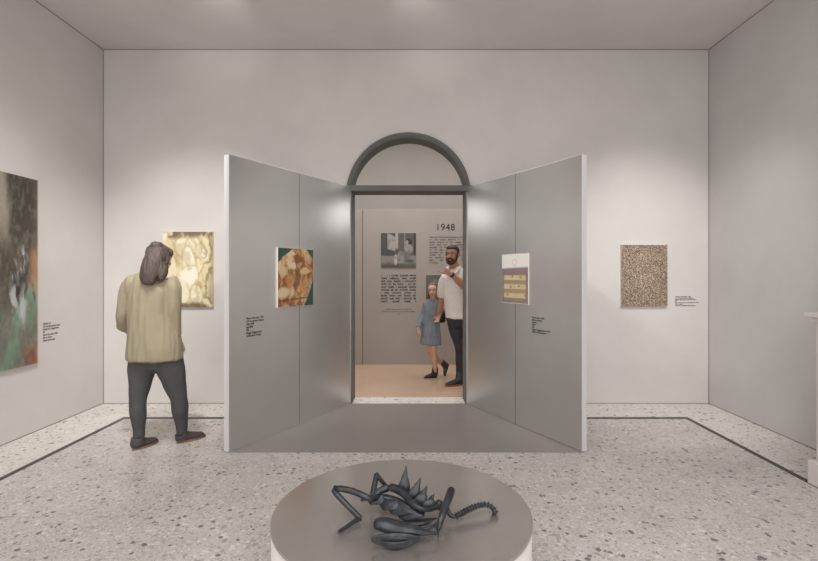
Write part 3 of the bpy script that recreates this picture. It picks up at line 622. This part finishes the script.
# trousers
bm = bmesh.new()
limb(bm, [P(154.5, 340, 4.0), P(154.5, 354, 4.0), P(155, 363, 4.0)], [(.18, .13), (.205, .14), (.17, .12)], side=r_w)
limb(bm, [P(144, 352, 4.0), P(142.5, 366, 3.99), P(140, 384, 3.97), P(138.2, 400, 3.95), P(138, 412, 3.94), P(139, 428, 3.95), P(139.5, 437, 3.95)], [(.105, .12), (.105, .115), (.082, .09), (.064, .068), (.062, .066), (.046, .05), (.042, .046)], side=r_w, cap=.2)
limb(bm, [P(166, 352, 4.0), P(170, 366, 4.0), P(175, 384, 4.02), P(178.8, 398, 4.04), P(180, 410, 4.06), P(181.5, 424, 4.09), P(181.7, 433, 4.1)], [(.105, .12), (.105, .115), (.085, .092), (.066, .07), (.064, .068), (.046, .05), (.042, .046)], side=r_w, cap=.2)
fuse('trousers', bm, M['trousers'], wm, .008, 5, wr(.004, 9, 9, 3))
# jacket
bm = bmesh.new()
limb(bm, [P(157, 275.5, 4.0), P(155, 279, 4.0), P(153, 285, 4.0), P(151.5, 297, 4.0), P(151, 314, 4.0), P(152.5, 330, 4.0), P(154.3, 345, 4.0), P(154.6, 358.5, 4.0)], [(.075, .075), (.15, .10), (.195, .12), (.20, .135), (.195, .145), (.21, .16), (.232, .175), (.236, .18)], side=r_w, cap=.10, seg=28)
limb(bm, [P(135, 281.5, 4.02), P(129.2, 289, 4.02), P(125.5, 303, 4.02), P(123.3, 317, 4.04), P(124, 325.5, 4.08)], [.070, .068, .060, .057, .056], side=r_w); limb(bm, [P(124, 323, 4.06), P(128, 327.5, 4.15), P(134, 331, 4.24)], [.056, .054, .050], side=r_w, cap=.3)
limb(bm, [P(168.5, 281.5, 3.98), P(172.2, 289, 3.97), P(173, 304, 3.96), P(174, 319, 3.97), P(175.5, 335, 3.99)], [.072, .068, .058, .053, .045], side=r_w, cap=.2)
jk = fuse('jacket', bm, M['jacket'], wm, .008, 3, wr(.012, 16, 2.2, 1))
bm = bmesh.new()
limb(bm, [P(149, 277, 4.0), P(152, 277.5, 4.0)-f_w*.08, P(158, 278.5, 4.0)-f_w*.10, P(162, 277.5, 4.0)-f_w*.085], [(.012, .02)]*4, side=V((0, 0, 1))); bm_obj('collar', bm, M['jacket'], jk, True)
# hair: a crown, a fall to the shoulder blades, a top knot
bm = bmesh.new(); r, f, u = Ah
ell(bm, Lh(0, -.022, .036), Ah, (.088, .098, .090)); ell(bm, Lh(0, .035, .058), Ah, (.078, .066, .052))
limb(bm, [P(158, 252, 3.98), P(155, 258, 3.93), P(151.5, 266, 3.89), P(148.5, 275, 3.86), P(147.5, 283, 3.85)], [(.074, .07), (.084, .07), (.082, .058), (.074, .042), (.054, .028)], side=V((1, -.1, 0)), cap=.6)
limb(bm, [Lh(.064, -.005, .03), Lh(.082, -.012, -.02), Lh(.074, -.03, -.07), Lh(.05, -.035, -.125)], [(.032, .038), (.028, .048), (.030, .050), (.028, .036)], side=f)
limb(bm, [Lh(-.06, -.03, .02), Lh(-.078, -.03, -.05), Lh(-.065, -.02, -.11)], [(.03, .035), (.026, .032), (.018, .022)], side=f)
limb(bm, [P(163.5, 266, 3.93), P(163, 273, 3.90), P(161.5, 279.5, 3.88)], [(.032, .05), (.034, .04), (.02, .022)], side=V((1, 0, 0)))
ell(bm, P(156.5, 245.5, 3.96), (V((1, 0, 0)), V((0, 1, 0)), V((0, 0, 1))), (.050, .05, .034))
fuse('hair', bm, M['hair'], wm, .006, 14, wr(.005, 60, 4, 2))
face(wm, Lh, Ah, 1., M['hair'])
def G(px, py): Y = F*H/(py-VY); return V(((px-VX)*Y/F, Y, 0))
a = G(132.3, 451); shoe(wm, a, a+V((.085, .23, 0)), .10, .095, M['shoe'], M['sole'], P(138, 437.5, 3.95), .050)
a = G(176.5, 443.5); shoe(wm, a, a+V((.165, .19, 0)), .10, .095, M['shoe'], M['sole'], P(181, 433.5, 4.1), .050)
# --- the bearded man beyond the doorway
Ym = 6.33
mn = thing('person', (P(457, 380, Ym).x, Ym, 0), 'bearded man in a white short-sleeved shirt pointing beyond the doorway', 'person')
rm = V((.93, -.36, 0)).normalized(); fm = V((-.45, -.89, 0)).normalized()
bm = bmesh.new()
mc = P(452.3, 254.6, 6.28); Lm, Am = head(bm, mc, (-.42, -.9, -.05), 1.04, V((0, 0, 1)), P(455, 271, Ym), .06)
limb(bm, [P(455.5, 274, Ym), P(456, 282, Ym), P(457, 295, Ym), P(458, 312, Ym), P(458, 322, Ym)], [(.08, .06), (.15, .09), (.165, .11), (.145, .10), (.15, .11)], side=rm)
# right arm (holding the girl's hand), left arm raised across the chest
hr = P(438.3, 314.5, 6.52)
limb(bm, [P(445, 281, 6.36), P(442, 289, 6.38), P(441.8, 297, 6.42), P(440.5, 306, 6.47), hr], [.052, .046, .042, .037, .028], side=rm)
hand(bm, hr, (-.12, .12, -1), (-.6, -.5, 0), .95, (.5, .55, .6, .6), 1)
wl = P(450.8, 273.6, 6.0)
limb(bm, [P(469, 280, 6.3), P(469.5, 285, 6.22), P(466.5, 288.5, 6.12)], [.055, .048, .044], side=rm); limb(bm, [P(466.5, 288.5, 6.12), P(459.5, 282, 6.06), wl], [.046, .043, .029], side=rm)
hand(bm, wl, (-.86, -.1, .42), (.2, .9, .1), 1.0, (.05, 1.1, 1.2, 1.2), 1, tdir=V((-.35, 0, .9)))
limb(bm, [P(453, 320, 6.33), P(459.5, 346, 6.33), P(460, 372, 6.33), P(459.8, 380, 6.33)], [.09, .06, .04, .038], side=rm)
limb(bm, [P(463, 320, 6.36), P(468.5, 348, 6.45), P(473, 374, 6.6), P(473.4, 378, 6.6)], [.09, .06, .04, .038], side=rm)
fuse('body', bm, M['skin_m'], mn, .0055, 3)
bm = bmesh.new(); r, f, u = Am; k = 1.04
ell(bm, Lm(0, -.024, .046), Am, (.082*k, .092*k, .080*k)); ell(bm, Lm(0, .016, .078), Am, (.068*k, .066*k, .038*k))
for s_ in (-1, 1): limb(bm, [Lm(s_*.074, .004, .05), Lm(s_*.075, .012, .01), Lm(s_*.071, .018, -.03)], [.014, .009, .010], side=f)
fuse('hair', bm, M['hair_d'], mn, .006, 3)
bm = bmesh.new()
for s_ in (-1, 1): limb(bm, [Lm(s_*.070, .018, -.02), Lm(s_*.062, .034, -.06), Lm(s_*.036, .062, -.095), Lm(0, .072, -.108)], [.010, .015, .020, .022], side=u)
limb(bm, [Lm(-.034, .074, -.062), Lm(-.018, .090, -.048), Lm(0, .096, -.045), Lm(.018, .090, -.048), Lm(.034, .074, -.062)], [.010, .008, .007, .008, .010])
ell(bm, Lm(0, .060, -.090), Am, (.038, .032, .026))
fuse('beard', bm, M['hair_d'], mn, .005, 3)
face(mn, Lm, Am, k, M['hair_d'])
bm = bmesh.new()
limb(bm, [P(454.5, 268.5, Ym), P(455.5, 274, Ym), P(456, 279, Ym), P(456.5, 290, Ym), P(457, 303, Ym), P(458, 312, Ym), P(458, 318, Ym)], [(.085, .08), (.16, .105), (.20, .125), (.19, .135), (.165, .135), (.165, .135), (.17, .14)], side=rm, cap=.1, seg=28)
limb(bm, [P(446.5, 277.5, 6.35), P(443.4, 283, 6.37), P(442, 289, 6.38), P(441.4, 296.5, 6.41)], [.070, .068, .062, .058], side=rm, cap=.2)
limb(bm, [P(469.5, 277, 6.3), P(470, 281, 6.26), P(469.3, 285, 6.19)], [.068, .064, .060], side=rm, cap=.2)
st_ = fuse('shirt', bm, M['shirt'], mn, .008, 4, wr(.008, 10, 5, 7))
for s_ in (-1, 1):
    bm = bmesh.new(); limb(bm, [P(455, 266.5, Ym)+rm*s_*.070, P(454.8, 268.3, Ym)+rm*s_*.072+fm*.07, P(454.5, 273.2, Ym)+rm*s_*.055+fm*.135], [(.010, .022), (.009, .030), (.005, .022)], side=fm); bm_obj('collar', bm, M['shirt'], st_, True)
bm = bmesh.new()
limb(bm, [P(457.5, 310, Ym), P(457.5, 317, Ym), P(458, 324, Ym)], [(.15, .12), (.155, .125), (.14, .12)], side=rm)
limb(bm, [P(453.5, 318, 6.33), P(456, 332, 6.33), P(459.6, 346, 6.33), P(460.2, 358, 6.33), P(460, 373, 6.33)], [(.098, .11), (.085, .092), (.066, .072), (.062, .066), (.052, .056)], side=rm, cap=.2)
limb(bm, [P(463, 318, 6.36), P(466, 332, 6.40), P(468.5, 348, 6.45), P(471, 362, 6.52), P(473, 374, 6.6)], [(.098, .11), (.085, .092), (.066, .072), (.06, .064), (.05, .052)], side=rm, cap=.2)
fuse('trousers', bm, M['navy'], mn, .008, 4, wr(.006, 12, 9, 4))
bm = bmesh.new(); ax = (P(459.5, 282, 6.06)-wl).normalized(); limb(bm, [wl+ax*.012, wl+ax*.036], [.034, .036], cap=.1, sub=2); wt = bm_obj('watch', bm, M['black'], mn, True)
a = G(463.2, 384.6); shoe(mn, a, a+V((-.245, -.125, 0)), .105, .10, M['trainer'], M['orange'], P(460, 372.5, 6.33), .052, sole_t=.022)
a = V((P(473.6, 378, 6.6).x, 6.66, 0)); shoe(mn, a, a+V((-.19, -.2, 0)), .105, .10, M['trainer'], M['orange'], P(473.2, 374.5, 6.6), .052, sole_t=.022)
# --- the girl
Yg = 6.67
gl = thing('person', (P(432, 378, Yg).x, Yg, 0), 'young girl in a blue-grey denim dress and dark boots, holding the man by the hand', 'person')
rg = V((.95, -.3, 0)).normalized(); fg = V((-.3, -.95, 0)).normalized()
bm = bmesh.new(); kg = .86
gc = P(432.7, 290.3, 6.62); Lg, Ag = head(bm, gc, (-.20, -.97, -.05), kg, V((-.06, 0, 1)), P(432, 302, Yg), .042)
limb(bm, [P(432, 303.5, Yg), P(431.5, 309, Yg), P(431, 320, Yg), P(431, 332, Yg), P(431, 340, Yg)], [(.055, .045), (.095, .065), (.10, .075), (.11, .08), (.11, .08)], side=rg)
hg1 = P(418.3, 330, 6.6)
limb(bm, [P(427, 307, Yg), P(422.5, 316, 6.68), P(418.9, 326, 6.62), hg1], [.034, .03, .024, .02], side=rg); hand(bm, hg1, (-.12, -.05, -1), (.6, .3, 0), .72, (.3,)*4, 1)
hg2 = P(439.2, 316.5, 6.50)
limb(bm, [P(436.5, 306, Yg), P(440, 311, 6.66), hg2], [.034, .029, .021], side=rg); hand(bm, hg2, (-.35, .0, -.85), (-.3, -.6, .2), .72, (.6,)*4, 1)
limb(bm, [P(432.5, 336, 6.66), P(433.8, 352, 6.62), P(434.5, 361, 6.64), P(435.2, 371, 6.68)], [.06, .040, .038, .028], side=rg)
limb(bm, [P(429.5, 336, 6.70), P(431, 352, 6.70), P(436, 357.5, 6.76), P(441.5, 362.5, 6.83)], [.06, .040, .038, .028], side=rg)
fuse('body', bm, M['skin'], gl, .005, 3)
bm = bmesh.new()
limb(bm, [P(432, 300, Yg), P(431.8, 304, Yg), P(431.3, 311, Yg), P(431, 320, Yg), P(431, 331, Yg), P(430.6, 344, Yg)], [(.07, .062), (.12, .082), (.12, .09), (.118, .09), (.135, .105), (.150, .125)], side=rg, cap=.1, seg=28)
limb(bm, [P(426, 303.5, Yg), P(422.3, 315, 6.68), P(419, 327.5, 6.61)], [.045, .040, .034], side=rg, cap=.2); limb(bm, [P(437, 303.5, Yg), P(440, 309.5, 6.67), P(440.3, 313, 6.6)], [.044, .040, .035], side=rg, cap=.2)
dr = fuse('dress', bm, M['denim'], gl, .006, 4, wr(.010, 20, 4, 9))
for s_ in (-1, 1):
    bm = bmesh.new(); limb(bm, [P(432, 299.8, Yg)+rg*s_*.05, P(432, 301, Yg)+rg*s_*.05+fg*.05, P(432, 303, Yg)+rg*s_*.02+fg*.075], [(.008, .014), (.007, .022), (.004, .014)], side=fg); bm_obj('collar', bm, M['denim'], dr, True)
bm = bmesh.new()
ell(bm, Lg(0, -.026, .044), Ag, (.085*kg, .092*kg, .084*kg)); ell(bm, Lg(0, .006, .088), Ag, (.062*kg, .056*kg, .032*kg))
for s_ in (-1, 1): limb(bm, [Lg(s_*.078, -.005, .03), Lg(s_*.088, .0, -.03), Lg(s_*.086, -.01, -.075)], [.016, .019, .012], side=f)
fuse('hair', bm, M['hair_g'], gl, .005, 3)
face(gl, Lg, Ag, kg, M['hair_g'])
a = V((P(437.2, 377, 6.72).x, 6.74, 0)); shoe(gl, a, a+V((-.185, -.085, 0)), .08, .075, M['boot'], M['black'], P(435.2, 367.5, 6.68), .042, nm='boot')
he = P(449.2, 364.5, 6.86); to = P(446.2, 374.2, 6.84); to.z = max(to.z, .02)
shoe(gl, he, he+(to-he).normalized()*.19, .08, .075, M['boot'], M['black'], P(441.8, 361.5, 6.83), .040, up=V((-1, 0, -.1)), nm='boot')
# small dark backpack on the girl's back
bp = thing('backpack', tuple(P(440, 318, 6.86)), 'small dark backpack behind the girl, between her and the man', 'backpack')
bm = bmesh.new(); limb(bm, [P(440, 309, 6.86), P(441, 316, 6.86), P(441, 321.5, 6.86)], [(.05, .03), (.065, .04), (.06, .036)], side=V((1, 0, 0)), sq=.7, cap=.5); bm_obj('bag_body', bm, M['black'], bp, True)
bm = bmesh.new(); limb(bm, [P(439.5, 310, 6.84), P(440, 305, 6.80), P(438, 302.5, 6.74)], [.008, .008, .008], side=UX); bm_obj('strap', bm, M['black'], bp, True)
# ------------------------------------------------------------------ light
def area(loc, rot, sx, sy, e, col=(1, 1, 1), spread=180):
    l = bpy.data.lights.new('area_light', 'AREA'); l.shape = 'RECTANGLE'; l.size = sx; l.size_y = sy; l.energy = e; l.color = col; l.spread = math.radians(spread)
    o = bpy.data.objects.new('fill_light_source', l); C.objects.link(o); o.location = loc; o.rotation_euler = rot; return o
def spot(loc, tgt, e, ang, blend=1., col=(1, .965, .93), size=.06):
    l = bpy.data.lights.new('spot_light', 'SPOT'); l.energy = e; l.spot_size = math.radians(ang); l.spot_blend = blend; l.color = col; l.shadow_soft_size = size
    o = bpy.data.objects.new('spot_light_source', l); C.objects.link(o); o.location = loc
    o.rotation_euler = (V(tgt)-V(loc)).to_track_quat('-Z', 'Y').to_euler(); return o
area((0, -.4, 3.85), (0, 0, 0), 5, 4, 130, (1, .99, .985))  # soft overall fill under the ceiling, added without a fixture
area((0, -2.9, 1.9), (math.radians(88), 0, 0), 6, 3.4, 105, (1, .99, .985))  # added upright fill light behind the camera, for surfaces facing it
spot((-1.9, 3.0, 3.78), (-2.45, 5.34, .9), 240, 62); spot((2.2, 3.0, 3.78), (2.5, 5.34, .9), 220, 62)
spot((.1, 3.4, 3.78), (-1.0, 4.7, 1.7), 150, 50); spot((-.1, 3.4, 3.78), (1.0, 4.6, 1.7), 150, 50)
spot((-1.6, 2.4, 3.78), (-3.42, 3.9, .8), 190, 70)
spot((-1.42, 3.78, 3.62), (-2.0, 5.0, 3.95), 11, 46, 1); spot((-.2, 3.78, 3.62), (.2, 5.0, 3.95), 10, 46, 1)
spot((1.15, 5.83, 2.40), (-1.0, 4.6, 1.9), 15, 70, 1, (1, .98, .96), .34); spot((-1.25, 5.83, 2.40), (.95, 4.6, 1.9), 15, 70, 1, (1, .98, .96), .34)  # added spots hidden beyond the doorway, placed to put highlights on the panels
area((0, 6.6, 4.2), (0, 0, 0), 5, 1.8, 112, (1, .96, .91))
W = bpy.data.worlds.new('world'); bpy.context.scene.world = W; W.use_nodes = True
W.node_tree.nodes['Background'].inputs[0].default_value = (.8, .8, .8, 1); W.node_tree.nodes['Background'].inputs[1].default_value = .2
# ------------------------------------------------------------------ camera
cd = bpy.data.cameras.new('camera'); cd.sensor_width = 36; cd.sensor_fit = 'HORIZONTAL'; cd.lens = F/818*36; cd.clip_start = .02
cd.shift_x = -(VX-409)/818; cd.shift_y = -(280.5-VY)/818
co = bpy.data.objects.new('camera', cd); C.objects.link(co); co.location = (0, 0, H); co.rotation_euler = (math.pi/2, 0, 0)
sc_ = bpy.context.scene; sc_.camera = co
sc_.view_settings.view_transform = 'Standard'; sc_.view_settings.look = 'None'; sc_.view_settings.exposure = .1; sc_.view_settings.gamma = 1
sc_.view_settings.use_curve_mapping = False
